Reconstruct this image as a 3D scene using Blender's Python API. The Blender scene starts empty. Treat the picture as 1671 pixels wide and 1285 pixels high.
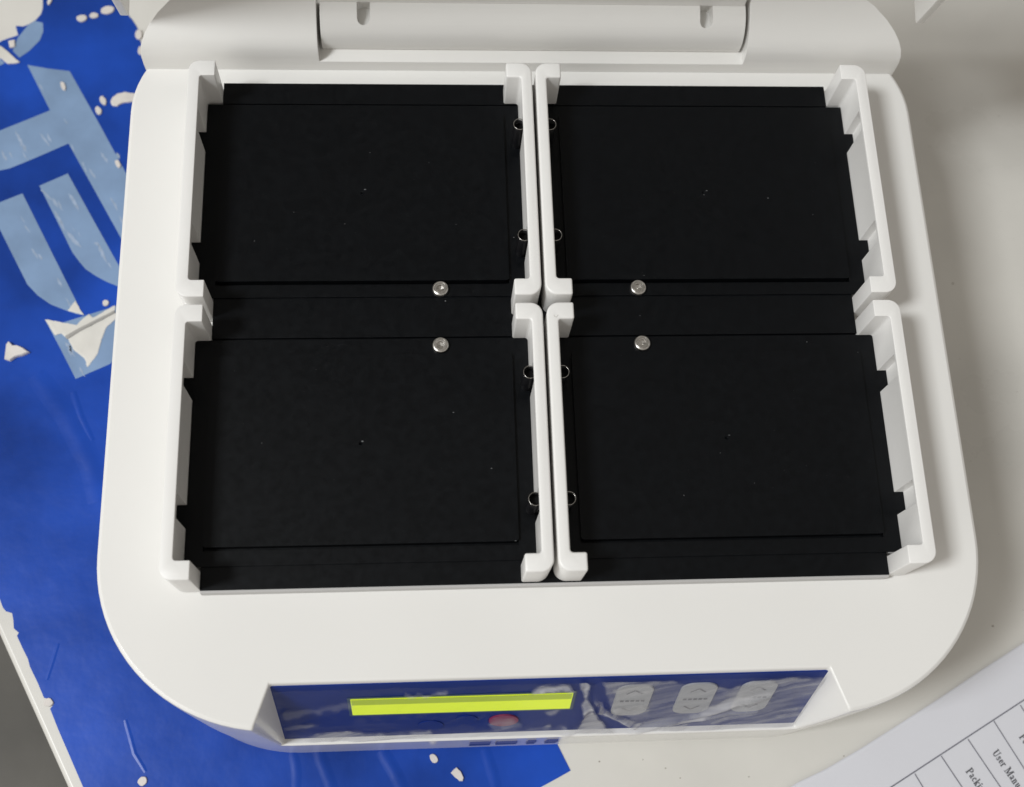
import bpy, bmesh, math, random
from mathutils import Vector, Matrix, noise

random.seed(7)
S = 0.001                      # everything below is written in millimetres
sc = bpy.context.scene
col = sc.collection

# ------------------------------------------------------------------ camera
RW = [[0.9973750868, -0.0345603832, 0.0636279504],
      [-0.0122403044, -0.9465676574, -0.3222729353],
      [0.0713660361, 0.3206481713, -0.9445060291]]        # rows: right, down, forward
CAM = Vector((-45.589, -181.838, 443.296))
F = 1983.762                                             # focal length in photo pixels (1671 wide)
right, down, fwd = (Vector(r) for r in RW)
cam_d = bpy.data.cameras.new('camera')
cam = bpy.data.objects.new('camera', cam_d)
col.objects.link(cam)
cam.matrix_world = Matrix(((right.x, -down.x, -fwd.x, CAM.x * S),
                           (right.y, -down.y, -fwd.y, CAM.y * S),
                           (right.z, -down.z, -fwd.z, CAM.z * S), (0, 0, 0, 1)))
cam_d.sensor_fit = 'HORIZONTAL'
cam_d.sensor_width = 36
cam_d.lens = F / 1671 * 36
cam_d.clip_start = 0.01
cam_d.clip_end = 20
cam_d.dof.use_dof = True
cam_d.dof.focus_distance = 0.478
cam_d.dof.aperture_fstop = 9.5
sc.camera = cam

# ------------------------------------------------------------------ light
w = bpy.data.worlds.new('World')
sc.world = w
w.use_nodes = True
bg = w.node_tree.nodes['Background']
bg.inputs[0].default_value = (1.0, 0.94, 0.86, 1)
bg.inputs[1].default_value = 0.35


def area_light(name, loc, target, size, power, colour):
    d = bpy.data.lights.new(name, 'AREA')
    d.shape = 'RECTANGLE'
    d.size, d.size_y = size
    d.energy = power
    d.color = colour
    o = bpy.data.objects.new(name, d)
    col.objects.link(o)
    o.location = loc
    o.rotation_euler = (Vector(target) - Vector(loc)).to_track_quat('-Z', 'Y').to_euler()
    return o


area_light('window_light', (-1.9, -0.55, 2.8), (0, 0, 0), (0.55, 0.65), 79, (0.965, 0.99, 1.0))
area_light('fill_light', (-2.4, -1.6, 1.3), (0, 0, 0), (1.8, 1.6), 15, (1.0, 0.98, 0.95))  # soft fill added at low left to brighten the upright faces

sc.view_settings.view_transform = 'Standard'
sc.view_settings.look = 'None'
sc.view_settings.exposure = 0
sc.view_settings.gamma = 1
sc.view_settings.use_curve_mapping = False

TABLE = -105.0


def un(u, v, z):
    """photo pixel -> point on the horizontal plane at height z (mm)"""
    d = right * ((u - 835.5) / F) + down * ((v - 642.5) / F) + fwd
    k = (z - CAM.z) / d.z
    return CAM + d * k


# ------------------------------------------------------------------ materials
def mat(name, colour, rough=0.4, metal=0.0, spec=0.5, noise_scale=None, noise_amt=0.0,
        bump_scale=None, bump=0.0, bump_dist=0.0003, coat=0.0, rough_var=0.0):
    m = bpy.data.materials.new(name)
    m.use_nodes = True
    nt = m.node_tree
    b = nt.nodes['Principled BSDF']
    b.inputs['Base Color'].default_value = (*colour, 1)
    b.inputs['Roughness'].default_value = rough
    b.inputs['Metallic'].default_value = metal
    b.inputs['Specular IOR Level'].default_value = spec
    b.inputs['Coat Weight'].default_value = coat
    tc = nt.nodes.new('ShaderNodeTexCoord')
    if noise_scale:
        n = nt.nodes.new('ShaderNodeTexNoise')
        n.inputs['Scale'].default_value = noise_scale
        n.inputs['Detail'].default_value = 6
        nt.links.new(tc.outputs['Object'], n.inputs['Vector'])
        r = nt.nodes.new('ShaderNodeMapRange')
        r.inputs['From Min'].default_value = 0.3
        r.inputs['From Max'].default_value = 0.7
        r.inputs['To Min'].default_value = 1 - noise_amt
        r.inputs['To Max'].default_value = 1 + noise_amt
        nt.links.new(n.outputs['Fac'], r.inputs['Value'])
        v = nt.nodes.new('ShaderNodeVectorMath')
        v.operation = 'SCALE'
        v.inputs[0].default_value = colour
        nt.links.new(r.outputs['Result'], v.inputs['Scale'])
        nt.links.new(v.outputs['Vector'], b.inputs['Base Color'])
        if rough_var:
            r2 = nt.nodes.new('ShaderNodeMapRange')
            r2.inputs['From Min'].default_value = 0.3
            r2.inputs['From Max'].default_value = 0.7
            r2.inputs['To Min'].default_value = rough - rough_var
            r2.inputs['To Max'].default_value = rough + rough_var
            nt.links.new(n.outputs['Fac'], r2.inputs['Value'])
            nt.links.new(r2.outputs['Result'], b.inputs['Roughness'])
    if bump_scale:
        n2 = nt.nodes.new('ShaderNodeTexNoise')
        n2.inputs['Scale'].default_value = bump_scale
        n2.inputs['Detail'].default_value = 3
        nt.links.new(tc.outputs['Object'], n2.inputs['Vector'])
        bp = nt.nodes.new('ShaderNodeBump')
        bp.inputs['Strength'].default_value = bump
        bp.inputs['Distance'].default_value = bump_dist
        nt.links.new(n2.outputs['Fac'], bp.inputs['Height'])
        nt.links.new(bp.outputs['Normal'], b.inputs['Normal'])
    return m


M = {}
M['body'] = mat('white_casing_plastic', (0.81, 0.80, 0.775), 0.15, noise_scale=9, noise_amt=0.018,
                bump_scale=2600, bump=0.03, bump_dist=0.00012, rough_var=0.04)
M['clip'] = mat('white_clip_plastic', (0.84, 0.83, 0.81), 0.36, noise_scale=30, noise_amt=0.015,
                bump_scale=1800, bump=0.08, bump_dist=0.00012)
M['tray'] = mat('grey_white_tray', (0.50, 0.49, 0.48), 0.4)
M['black'] = mat('black_anodised_deck', (0.0022, 0.0028, 0.0038), 0.40, spec=0.16, noise_scale=350, noise_amt=0.18,
                 bump_scale=3500, bump=0.15, bump_dist=0.0001, rough_var=0.05)
M['steel'] = mat('screw_steel', (0.62, 0.60, 0.57), 0.28, metal=1.0, noise_scale=900, noise_amt=0.15)
M['socket'] = mat('screw_socket_steel', (0.55, 0.53, 0.50), 0.22, metal=1.0)
M['tube'] = mat('spring_tube_steel', (0.55, 0.53, 0.50), 0.25, metal=1.0)
M['rubber'] = mat('black_rubber', (0.006, 0.006, 0.006), 0.5, spec=0.2)
M['tube_black'] = mat('black_spring_sleeve', (0.006, 0.006, 0.007), 0.3, spec=0.25)
M['panel'] = mat('dark_blue_membrane', (0.006, 0.026, 0.19), 0.4, spec=0.08, noise_scale=40, noise_amt=0.08)
M['frame_teal'] = mat('display_bezel', (0.01, 0.05, 0.10), 0.3)
M['red'] = mat('red_button', (0.24, 0.02, 0.07), 0.4)
M['pill'] = mat('grey_button', (0.40, 0.41, 0.43), 0.45)
M['print_dark'] = mat('dark_print', (0.15, 0.15, 0.17), 0.6)
M['logo'] = mat('blue_print', (0.03, 0.045, 0.19), 0.45)
M['table'] = mat('worn_white_laminate', (0.635, 0.62, 0.58), 0.33, noise_scale=11, noise_amt=0.09,
                 bump_scale=40, bump=0.05, bump_dist=0.001, rough_var=0.08)
M['chip'] = mat('white_paint_chip', (0.66, 0.62, 0.585), 0.6, noise_scale=120, noise_amt=0.08,
                bump_scale=500, bump=0.3)
M['bare'] = mat('bare_white_board', (0.66, 0.64, 0.59), 0.5, noise_scale=90, noise_amt=0.06,
                bump_scale=300, bump=0.25)
M['greypeel'] = mat('grey_peeled_edge', (0.33, 0.32, 0.30), 0.6)
M['blue'] = mat('blue_vinyl', (0.006, 0.05, 0.33), 0.32, spec=0.28, noise_scale=13, noise_amt=0.5,
                bump_scale=70, bump=0.25, bump_dist=0.0012, rough_var=0.08)
M['letter'] = mat('pale_blue_vinyl', (0.20, 0.30, 0.465), 0.36, noise_scale=45, noise_amt=0.13,
                  bump_scale=60, bump=0.15, bump_dist=0.0008)
M['wear'] = mat('scuffed_vinyl', (0.29, 0.37, 0.50), 0.5, noise_scale=300, noise_amt=0.15)
M['paper'] = mat('white_paper', (0.66, 0.665, 0.71), 0.75, noise_scale=25, noise_amt=0.015)
M['ink'] = mat('grey_ink', (0.16, 0.16, 0.19), 0.8)
M['ink_text'] = mat('text_ink', (0.09, 0.09, 0.10), 0.8)
M['floor'] = mat('grey_floor', (0.10, 0.094, 0.082), 0.6, noise_scale=9, noise_amt=0.25,
                 bump_scale=60, bump=0.2, bump_dist=0.002)

lcd = mat('lime_display', (0.42, 0.52, 0.01), 0.3)
b = lcd.node_tree.nodes['Principled BSDF']
b.inputs['Emission Color'].default_value = (0.66, 0.80, 0.0, 1)
b.inputs['Emission Strength'].default_value = 0.58
M['lcd'] = lcd
lcd2 = mat('lime_display_top_band', (0.25, 0.33, 0.0), 0.3)
b = lcd2.node_tree.nodes['Principled BSDF']
b.inputs['Emission Color'].default_value = (0.42, 0.55, 0.0, 1)
b.inputs['Emission Strength'].default_value = 0.38
M['lcd_band'] = lcd2


def film_material():
    m = bpy.data.materials.new('clear_protective_film')
    m.use_nodes = True
    nt = m.node_tree
    nt.nodes.clear()
    out = nt.nodes.new('ShaderNodeOutputMaterial')
    tr = nt.nodes.new('ShaderNodeBsdfTransparent')
    tr.inputs[0].default_value = (0.97, 0.97, 0.98, 1)
    gl = nt.nodes.new('ShaderNodeBsdfGlossy')
    gl.inputs['Roughness'].default_value = 0.1
    fr = nt.nodes.new('ShaderNodeFresnel')
    fr.inputs[0].default_value = 1.55
    mul = nt.nodes.new('ShaderNodeMath')
    mul.operation = 'MULTIPLY'
    mul.inputs[1].default_value = 0.14
    nt.links.new(fr.outputs[0], mul.inputs[0])
    mx = nt.nodes.new('ShaderNodeMixShader')
    nt.links.new(mul.outputs[0], mx.inputs[0])
    nt.links.new(tr.outputs[0], mx.inputs[1])
    nt.links.new(gl.outputs[0], mx.inputs[2])
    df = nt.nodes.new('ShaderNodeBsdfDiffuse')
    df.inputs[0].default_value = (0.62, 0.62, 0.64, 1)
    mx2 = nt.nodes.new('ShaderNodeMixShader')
    at = nt.nodes.new('ShaderNodeAttribute')        # painted glare: whitish diffuse mixed in where the film would reflect
    at.attribute_name = 'film_glare'
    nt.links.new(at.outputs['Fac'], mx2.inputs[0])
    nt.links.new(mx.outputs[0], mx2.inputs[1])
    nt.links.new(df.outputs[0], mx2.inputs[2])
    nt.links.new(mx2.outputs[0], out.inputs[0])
    return m


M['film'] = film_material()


# ------------------------------------------------------------------ mesh helpers
def link(name, me, m, parent=None, smooth=False):
    o = bpy.data.objects.new(name, me)
    col.objects.link(o)
    if m is not None:
        me.materials.clear()
        me.materials.append(M[m])
    if parent:
        o.parent = parent
    if smooth:
        for p in me.polygons:
            p.use_smooth = True
    return o


def from_bm(name, bm, m, parent=None, smooth=False):
    bmesh.ops.recalc_face_normals(bm, faces=bm.faces)
    me = bpy.data.meshes.new(name)
    bm.to_mesh(me)
    bm.free()
    return link(name, me, m, parent, smooth)


def V(x, y, z):
    return Vector((x * S, y * S, z * S))


def prism(poly, z0, z1, bm=None):
    """extrude a plan polygon [(x,y)] between two heights (mm)"""
    bm = bm or bmesh.new()
    lo = [bm.verts.new(V(x, y, z0)) for x, y in poly]
    hi = [bm.verts.new(V(x, y, z1)) for x, y in poly]
    n = len(poly)
    bm.faces.new(lo[::-1])
    bm.faces.new(hi)
    for i in range(n):
        bm.faces.new((lo[i], lo[(i + 1) % n], hi[(i + 1) % n], hi[i]))
    return bm


def box(x0, x1, y0, y1, z0, z1, bm=None):
    return prism([(x0, y0), (x1, y0), (x1, y1), (x0, y1)], z0, z1, bm)


def hull(pts):
    bm = bmesh.new()
    vs = [bm.verts.new(V(*p)) for p in pts]
    bmesh.ops.convex_hull(bm, input=vs)
    return bm


def arc(cx, cy, rx, ry, a0, a1, n):
    return [(cx + rx * math.cos(math.radians(a0 + (a1 - a0) * i / n)),
             cy + ry * math.sin(math.radians(a0 + (a1 - a0) * i / n))) for i in range(n + 1)]


def bevel(o, width, seg=3, angle=35):
    md = o.modifiers.new('bevel', 'BEVEL')
    md.width = width * S
    md.segments = seg
    md.limit_method = 'ANGLE'
    md.angle_limit = math.radians(angle)
    md.harden_normals = False
    return md


def cut(o, bms):
    """subtract cutters, apply, and keep one clean mesh"""
    cs = []
    for bm in bms:
        c = from_bm('cutter', bm, None)
        md = o.modifiers.new('cut', 'BOOLEAN')
        md.operation = 'DIFFERENCE'
        md.solver = 'EXACT'
        md.object = c
        cs.append(c)
    apply(o)
    for c in cs:
        me = c.data
        bpy.data.objects.remove(c)
        bpy.data.meshes.remove(me)


def apply(o):
    dg = bpy.context.evaluated_depsgraph_get()
    dg.update()
    me = bpy.data.meshes.new_from_object(o.evaluated_get(dg))
    mats = list(o.data.materials)
    o.modifiers.clear()
    old = o.data
    o.data = me
    me.materials.clear()
    for m in mats:
        me.materials.append(m)
    bpy.data.meshes.remove(old)


def auto_smooth(o, angle=40, weighted=True):
    me = o.data
    for p in me.polygons:
        p.use_smooth = True
    me.set_sharp_from_angle(angle=math.radians(angle))
    if weighted:
        md = o.modifiers.new('weighted', 'WEIGHTED_NORMAL')
        md.keep_sharp = True
        md.weight = 100


def tag(o, label=None, cat=None, group=None, kind=None):
    if label:
        o['label'] = label
    if cat:
        o['category'] = cat
    if group:
        o['group'] = group
    if kind:
        o['kind'] = kind
    return o


# ------------------------------------------------------------------ setting: floor and table
bm = bmesh.new()
vs = [bm.verts.new(Vector(p)) for p in ((-4, -4, -0.86), (4, -4, -0.86), (4, 4, -0.86), (-4, 4, -0.86))]
bm.faces.new(vs)
tag(from_bm('floor', bm, 'floor'), kind='structure')

e0 = un(0, 1041, TABLE)
e1 = un(109, 1285, TABLE)
ed = (e1 - e0).normalized()                       # runs along the table edge, towards the viewer
en = Vector((-ed.y, ed.x, 0))                     # points onto the table
if en.x < 0:
    en = -en
a = e0 + ed * 520
b_ = e0 - ed * 1100
poly = [(a.x, a.y), ((a + en * 900).x, (a + en * 900).y), ((b_ + en * 900).x, (b_ + en * 900).y), (b_.x, b_.y)]
table = from_bm('table_top', prism(poly, TABLE - 28, TABLE), 'table')
bevel(table, 2.5, 3)
apply(table)
auto_smooth(table)
tag(table, kind='structure')

# ------------------------------------------------------------------ blue printed sheet on the table
sheet = bpy.data.objects.new('printed_vinyl_sheet', None)
col.objects.link(sheet)
tag(sheet, 'worn blue vinyl sheet with pale blue letters stuck along the table edge', 'vinyl sheet')


def px(pts, z=TABLE):
    return [(p.x, p.y) for p in (un(u, v, z) for u, v in pts)]


def flat(name, pts, z0, z1, m, parent, world=False):
    return from_bm(name, prism(pts if world else px(pts), z0, z1), m, parent)


edge_l = [(-60, 866), (0, 978), (5, 992), (10, 998), (20, 1001), (22, 1012), (23, 1026), (31, 1033), (28, 1038),
          (38, 1060), (46, 1076), (49, 1088), (62, 1115), (72, 1139), (79, 1141), (86, 1143), (88, 1150), (82, 1157), (95, 1190),
          (117, 1241), (136, 1285), (190, 1400)]
edge_r = [(850, 1400), (866, 1296), (884, 1284), (908, 1271), (931, 1258), (911, 1218), (800, 1000), (560, 560), (330, 190),
          (262, 120), (240, 112), (236, 104), (232, 96), (229, 86), (231, 78), (230, 70), (226, 62), (227, 52), (222, 42),
          (216, 33), (196, 10), (180, -10), (150, -60)]
top = [(60, -60), (64, -20), (70, 0), (70, 14), (67, 24), (58, 34), (48, 40), (38, 44), (26, 43), (28, 52), (30, 58), (22, 61), (12, 64), (4, 67), (-5, 72), (-60, 80)]
flat('blue_film', edge_l + edge_r + top, TABLE, TABLE + 0.25, 'blue', sheet)

ZL = (TABLE + 0.2, TABLE + 0.34)
letters = [
    [(45, 107), (80, 113), (114, 117), (160, 199), (203, 278), (240, 345), (245, 470), (198, 390), (155, 312), (112, 235),
     (80, 249), (45, 264), (15, 276), (0, 279), (-50, 282), (-50, 234), (0, 214), (45, 196), (82, 181)],
    [(64.5, 304), (88, 294), (111, 284), (150, 355), (190, 427), (215, 468), (205, 472), (190, 467), (175, 461), (158, 452),
     (140, 440), (129, 427), (118, 412), (105, 385), (85, 345)],
    [(-40, 347), (0, 331), (37, 316.5), (85, 413), (136, 515), (125, 513), (107, 507), (82, 497), (62, 483), (45, 465),
     (30, 435), (10, 395), (0, 375), (-40, 300)],
    [(73.5, 522), (100, 528), (190, 500), (215, 560), (179, 595), (123.7, 619), (100, 572)],
    [(70, 38), (71, 52), (65, 67), (48, 84), (32, 95), (21, 84), (29, 63), (46, 42), (57, 35)],
    [(-40, 110), (0, 96), (8, 104), (0, 108), (-40, 122)],
]
for pts in letters:
    flat('letter_shape', pts, *ZL, 'letter', sheet)


def blob(name, pts, z0, h, m, parent, jit=0.35):
    """small raised flake: ragged outline with a lower, wider foot and a domed top"""
    base = px(pts)
    # densify and roughen the outline
    ring = []
    n = len(base)
    for i in range(n):
        p, q = Vector(base[i]), Vector(base[(i + 1) % n])
        k = max(1, int((q - p).length / 1.2))
        for j in range(k):
            r = p.lerp(q, j / k)
            d = noise.noise_vector(Vector((r.x * 0.9, r.y * 0.9, z0)))
            ring.append((r.x + d.x * jit, r.y + d.y * jit))
    cx = sum(p[0] for p in ring) / len(ring)
    cy = sum(p[1] for p in ring) / len(ring)
    bm = bmesh.new()
    r0 = [bm.verts.new(V(x, y, z0)) for x, y in ring]
    r1 = [bm.verts.new(V(x, y, z0 + h * 0.7)) for x, y in ring]
    r2 = [bm.verts.new(V(cx + (x - cx) * 0.9, cy + (y - cy) * 0.9, z0 + h)) for x, y in ring]
    k = len(ring)
    for A, B in ((r0, r1), (r1, r2)):
        for i in range(k):
            bm.faces.new((A[i], A[(i + 1) % k], B[(i + 1) % k], B[i]))
    f = bm.faces.new(r2)
    bmesh.ops.triangulate(bm, faces=[f])
    return from_bm(name, bm, m, parent)


def ell(cx, cy, rx, ry, rot=0, n=12):
    c, s = math.cos(math.radians(rot)), math.sin(math.radians(rot))
    return [(cx + rx * math.cos(t) * c - ry * math.sin(t) * s, cy + rx * math.cos(t) * s + ry * math.sin(t) * c)
            for t in (2 * math.pi * i / n for i in range(n))]


ZC = TABLE + 0.2
chips = [ell(134, 31.5, 9, 5.5, -5), ell(154, 27, 7.5, 4.5, -5), ell(176, 18, 11.5, 6.5, -12), ell(82, 3, 3, 7, 25),
         ell(168.5, 165.5, 5, 8, -25), ell(161, 182, 5, 7.5, -25), ell(103.5, 142, 4, 7.5, -20),
         ell(708, 1238, 6, 8.5, -35), ell(233, 1275, 8.5, 7, -40), ell(173, 496, 5, 5), ell(193, 269, 4, 7, -25),
         ell(80, 1147, 8, 7, 0), ell(227, 58, 6, 8, 0), ell(231, 84, 6, 7, 0)]
for c in chips:
    blob('paint_chip', c, ZC, 0.9, 'chip', sheet)
blob('paint_chip', [(181, 168), (184, 161), (192, 155), (204, 152), (222, 155), (222, 168), (210, 168), (200, 170), (191, 175), (184, 174)], ZC, 1.0, 'chip', sheet)
blob('paint_chip', [(736, 1262), (745, 1252), (752, 1260), (757, 1270), (755, 1275), (750, 1276)], ZC, 1.2, 'chip', sheet)
blob('paint_chip', [(9, 588), (12, 565), (16, 559), (22, 566), (30, 566), (40, 570), (49, 577), (38, 582), (26, 585), (18, 591)], ZC, 2.2, 'chip', sheet)
blob('torn_patch', [(111, 553), (127, 542), (150, 532), (190, 511), (190, 520), (174, 535), (166, 555), (160, 578), (143, 600), (138, 585), (122, 574)], TABLE + 0.3, 0.35, 'bare', sheet)
blob('torn_patch', [(74, 523), (100, 528), (125, 532), (137, 520), (146, 514), (153, 520), (188, 500), (188, 509), (128, 540), (108, 552), (101, 545), (90, 548)], TABLE + 0.3, 0.5, 'bare', sheet)
blob('torn_patch', [(123, 492), (137, 515), (111, 508)], TABLE + 0.3, 0.3, 'bare', sheet)
blob('peeled_edge', [(107, 550), (128, 538), (188, 508), (188, 512), (129, 543), (110, 555)], TABLE + 0.5, 0.7, 'greypeel', sheet, 0.1)
blob('torn_patch', [(-10, 71), (6, 80), (14, 86), (24, 96), (33, 103), (31, 105), (14, 106), (0, 96), (-10, 92)], ZC, 1.2, 'bare', sheet)
blob('torn_patch', [(14, 69), (25, 67), (25, 78), (17, 80)], ZC, 1.0, 'chip', sheet)
streaks = [((25, 214), (46, 252), 4), ((63, 216), (83, 241), 4), ((163, 249), (178, 268), 4), ((66, 309), (88, 330), 4),
           ((88, 343), (108, 378), 4), ((108, 378), (133, 406), 6), ((112, 315), (130, 345), 5), ((158, 395), (176, 432), 5),
           ((180, 322), (193, 345), 3), ((196, 260), (190, 250), 4)]
rs = random.Random(5)
for (xa, ya, xb, yb) in ((60, 125, 190, 360), (10, 250, 90, 215), (80, 310, 175, 440), (20, 350, 110, 490), (95, 545, 130, 600)):
    for _ in range(6):
        f = rs.random()
        u, v = xa + (xb - xa) * f + rs.uniform(-9, 9), ya + (yb - ya) * f + rs.uniform(-6, 6)
        L = rs.uniform(8, 22)
        streaks.append(((u, v), (u + 0.5 * L + rs.uniform(-3, 3), v + 0.86 * L), rs.uniform(1.6, 4.0)))
for (x0, y0), (x1, y1), wd in streaks:
    dx, dy = x1 - x0, y1 - y0
    L = math.hypot(dx, dy)
    nx, ny = -dy / L * wd / 2, dx / L * wd / 2
    blob('scuff_mark', [(x0, y0), (x0 + dx * .3 + nx, y0 + dy * .3 + ny), (x0 + dx * .75 + nx, y0 + dy * .75 + ny), (x1, y1),
                        (x0 + dx * .7 - nx, y0 + dy * .7 - ny), (x0 + dx * .25 - nx, y0 + dy * .25 - ny)], TABLE + 0.33, 0.06, 'wear', sheet, 0.7)


def ridge(pts, wd, h):
    """soft crease in the vinyl"""
    P = [Vector(p) for p in px(pts)]
    bm = bmesh.new()
    rows = []
    n = len(P)
    for i, p in enumerate(P):
        t = (P[min(i + 1, n - 1)] - P[max(i - 1, 0)]).normalized()
        nn = Vector((-t.y, t.x))
        f = math.sin(math.pi * (i + 0.15) / (n - 0.7))
        row = []
        for j in range(9):
            s = j / 4 - 1
            q = p + nn * s * wd
            row.append(bm.verts.new(V(q.x, q.y, TABLE + 0.24 + max(0, h * f * (0.5 + 0.5 * math.cos(math.pi * s))))))
        rows.append(row)
    for A, B in zip(rows, rows[1:]):
        for j in range(8):
            bm.faces.new((A[j], A[j + 1], B[j + 1], B[j]))
    return from_bm('vinyl_crease', bm, 'blue', sheet, True)


ridge([(520, 1222), (524, 1240), (533, 1262), (545, 1300)], 3.2, 0.35)
ridge([(624, 1224), (632, 1240), (645, 1262), (662, 1300)], 3.4, 0.45)
ridge([(792, 1222), (797, 1240), (804, 1262), (812, 1300)], 3.0, 0.35)
ridge([(478, 1228), (482, 1245), (484, 1262), (482, 1300)], 2.6, 0.25)
ridge([(120, 640), (132, 680), (150, 720)], 2.0, 0.4)
ridge([(60, 610), (110, 680), (150, 760), (160, 820)], 6.0, 0.5)
ridge([(205, 1175), (212, 1200), (220, 1230), (238, 1260)], 1.2, 0.3)
ridge([(76, 1110), (86, 1080), (95, 1050)], 1.2, 0.3)

# ------------------------------------------------------------------ packing list paper
paper = bpy.data.objects.new('packing_list', None)
col.objects.link(paper)
tag(paper, 'white printed packing list with ruled table lying on the table', 'paper')
ZP = TABLE + 0.5


def pc(u, v, dz=0.0):
    p = un(u, v, ZP)
    return p.x, p.y


edge = [(1300, 1277.5), (1345, 1256), (1400, 1224), (1460, 1186), (1530, 1141), (1600, 1094), (1671, 1048), (1760, 992)]
bm = bmesh.new()
pe = [Vector(pc(*e)) for e in edge]
d0 = (pe[-1] - pe[0]).normalized()
inn = Vector((d0.y, -d0.x))
pe = [pe[0] - d0 * 60] + pe + [pe[-1] + d0 * 70]
rows = []
def paper_z(x, y):
    dist = (Vector((x, y)) - pe[0]).dot(inn)
    return ZP + 1.4 * math.exp(-max(dist, 0) / 16.0)


for dist in [1.5 * k for k in range(60)] + [120, 180]:
    rows.append([bm.verts.new(V(p.x + inn.x * dist, p.y + inn.y * dist, paper_z(p.x + inn.x * dist, p.y + inn.y * dist))) for p in pe])
for A, B in zip(rows, rows[1:]):
    for i in range(len(A) - 1):
        bm.faces.new((A[i], A[i + 1], B[i + 1], B[i]))
sh = from_bm('paper_sheet', bm, 'paper', paper, True)
md = sh.modifiers.new('thickness', 'SOLIDIFY')
md.thickness = 0.12 * S
md.offset = 0
apply(sh)


def rule(p, q, wd):
    P, Q = Vector(pc(*p)), Vector(pc(*q))
    t = (Q - P).normalized()
    n = Vector((-t.y, t.x)) * wd / 2
    bm = bmesh.new()
    r = []
    for i in range(13):
        c = P.lerp(Q, i / 12)
        z = paper_z(c.x, c.y) + 0.25
        r.append((bm.verts.new(V(c.x + n.x, c.y + n.y, z)), bm.verts.new(V(c.x - n.x, c.y - n.y, z))))
    for A, B in zip(r, r[1:]):
        bm.faces.new((A[0], A[1], B[1], B[0]))
    return from_bm('ruled_line', bm, 'ink', paper)


rule((1380, 1333), (1720, 1110), 0.55)
for p, q in [((1664, 1151), (1720, 1240)), ((1620.8, 1177), (1700, 1300)), ((1578.6, 1206.5), (1665, 1333)),
             ((1535, 1234), (1602, 1333)), ((1492, 1263), (1535, 1333))]:
    rule(p, q, 0.45)

# serif-style letters drawn from strokes: (x0,y0,x1,y1,width) in units of the cap height
GLY = {
    'P': (0.62, [(.17, 0, .17, 1, .16), (.05, 0, .32, 0, .07), (.05, 1, .40, 1, .07), (.40, 1, .54, .88, .1), (.54, .88, .54, .66, .15), (.54, .66, .40, .52, .1), (.40, .52, .17, .52, .07)]),
    'U': (0.78, [(.18, 1, .18, .25, .16), (.04, 1, .32, 1, .07), (.18, .25, .28, .06, .12), (.28, .06, .46, .02, .08), (.46, .02, .60, .2, .09), (.60, .2, .60, 1, .07), (.50, 1, .72, 1, .07)]),
    's': (0.42, [(.33, .60, .16, .66, .07), (.16, .66, .08, .54, .1), (.08, .54, .32, .24, .13), (.32, .24, .28, .06, .1), (.28, .06, .08, .05, .07), (.08, .05, .05, .18, .06), (.33, .6, .34, .5, .06)]),
    'e': (0.46, [(.08, .36, .40, .36, .06), (.40, .36, .34, .62, .1), (.34, .62, .18, .64, .08), (.18, .64, .09, .38, .13), (.09, .38, .18, .06, .13), (.18, .06, .40, .12, .07)]),
    'r': (0.46, [(.14, 0, .14, .62, .14), (.04, 0, .26, 0, .06), (.04, .64, .18, .64, .06), (.14, .46, .30, .64, .08), (.30, .64, .40, .6, .11)]),
    'M': (0.98, [(.14, 0, .14, 1, .06), (.03, 0, .26, 0, .06), (.03, 1, .24, 1, .07), (.2, 1, .48, .05, .15), (.48, .05, .76, 1, .06), (.80, 0, .80, 1, .16), (.68, 0, .93, 0, .06), (.74, 1, .93, 1, .07)]),
    'a': (0.50, [(.09, .52, .20, .65, .08), (.20, .65, .33, .56, .1), (.33, .56, .33, .08, .13), (.33, .08, .44, .04, .07), (.33, .36, .12, .26, .07), (.12, .26, .10, .10, .12), (.10, .10, .22, .04, .07), (.22, .04, .33, .14, .06)]),
    'n': (0.56, [(.14, 0, .14, .62, .14), (.04, 0, .24, 0, .06), (.04, .64, .18, .64, .06), (.14, .48, .30, .64, .07), (.30, .64, .40, .52, .1), (.40, .52, .40, 0, .14), (.31, 0, .51, 0, .06)]),
    'u': (0.56, [(.14, .64, .14, .15, .14), (.04, .64, .18, .64, .06), (.14, .15, .24, .03, .09), (.24, .03, .38, .14, .07), (.40, .64, .40, 0, .14), (.31, .64, .42, .64, .06), (.40, 0, .52, 0, .06)]),
    'l': (0.28, [(.14, 0, .14, 1, .14), (.04, 0, .25, 0, .06), (.04, 1, .16, 1, .06)]),
    'c': (0.44, [(.36, .52, .26, .65, .1), (.26, .65, .12, .52, .09), (.12, .52, .09, .2, .13), (.09, .2, .2, .03, .1), (.2, .03, .38, .12, .07)]),
    'k': (0.56, [(.14, 0, .14, 1, .14), (.04, 0, .25, 0, .06), (.04, 1, .16, 1, .06), (.16, .3, .42, .62, .07), (.33, .64, .52, .64, .06), (.22, .38, .44, 0, .14), (.34, 0, .54, 0, .06)]),
    'o': (0.50, [(.25, .66, .11, .5, .1), (.11, .5, .11, .18, .13), (.11, .18, .25, .02, .1), (.25, .02, .39, .18, .1), (.39, .18, .39, .5, .13), (.39, .5, .25, .66, .1)]),
    'i': (0.28, [(.14, 0, .14, .64, .14), (.04, 0, .25, 0, .06), (.04, .64, .16, .64, .06), (.14, .82, .14, .95, .15)]),
    'g': (0.50, [(.25, .66, .11, .5, .1), (.11, .5, .11, .28, .13), (.11, .28, .25, .16, .1), (.25, .16, .39, .3, .1), (.39, .3, .39, .5, .12), (.39, .5, .25, .66, .1), (.36, .6, .48, .62, .06), (.14, .14, .4, .02, .1), (.4, .02, .36, -.2, .09), (.36, -.2, .1, -.2, .08)]),
    ' ': (0.28, []),
}


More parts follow.
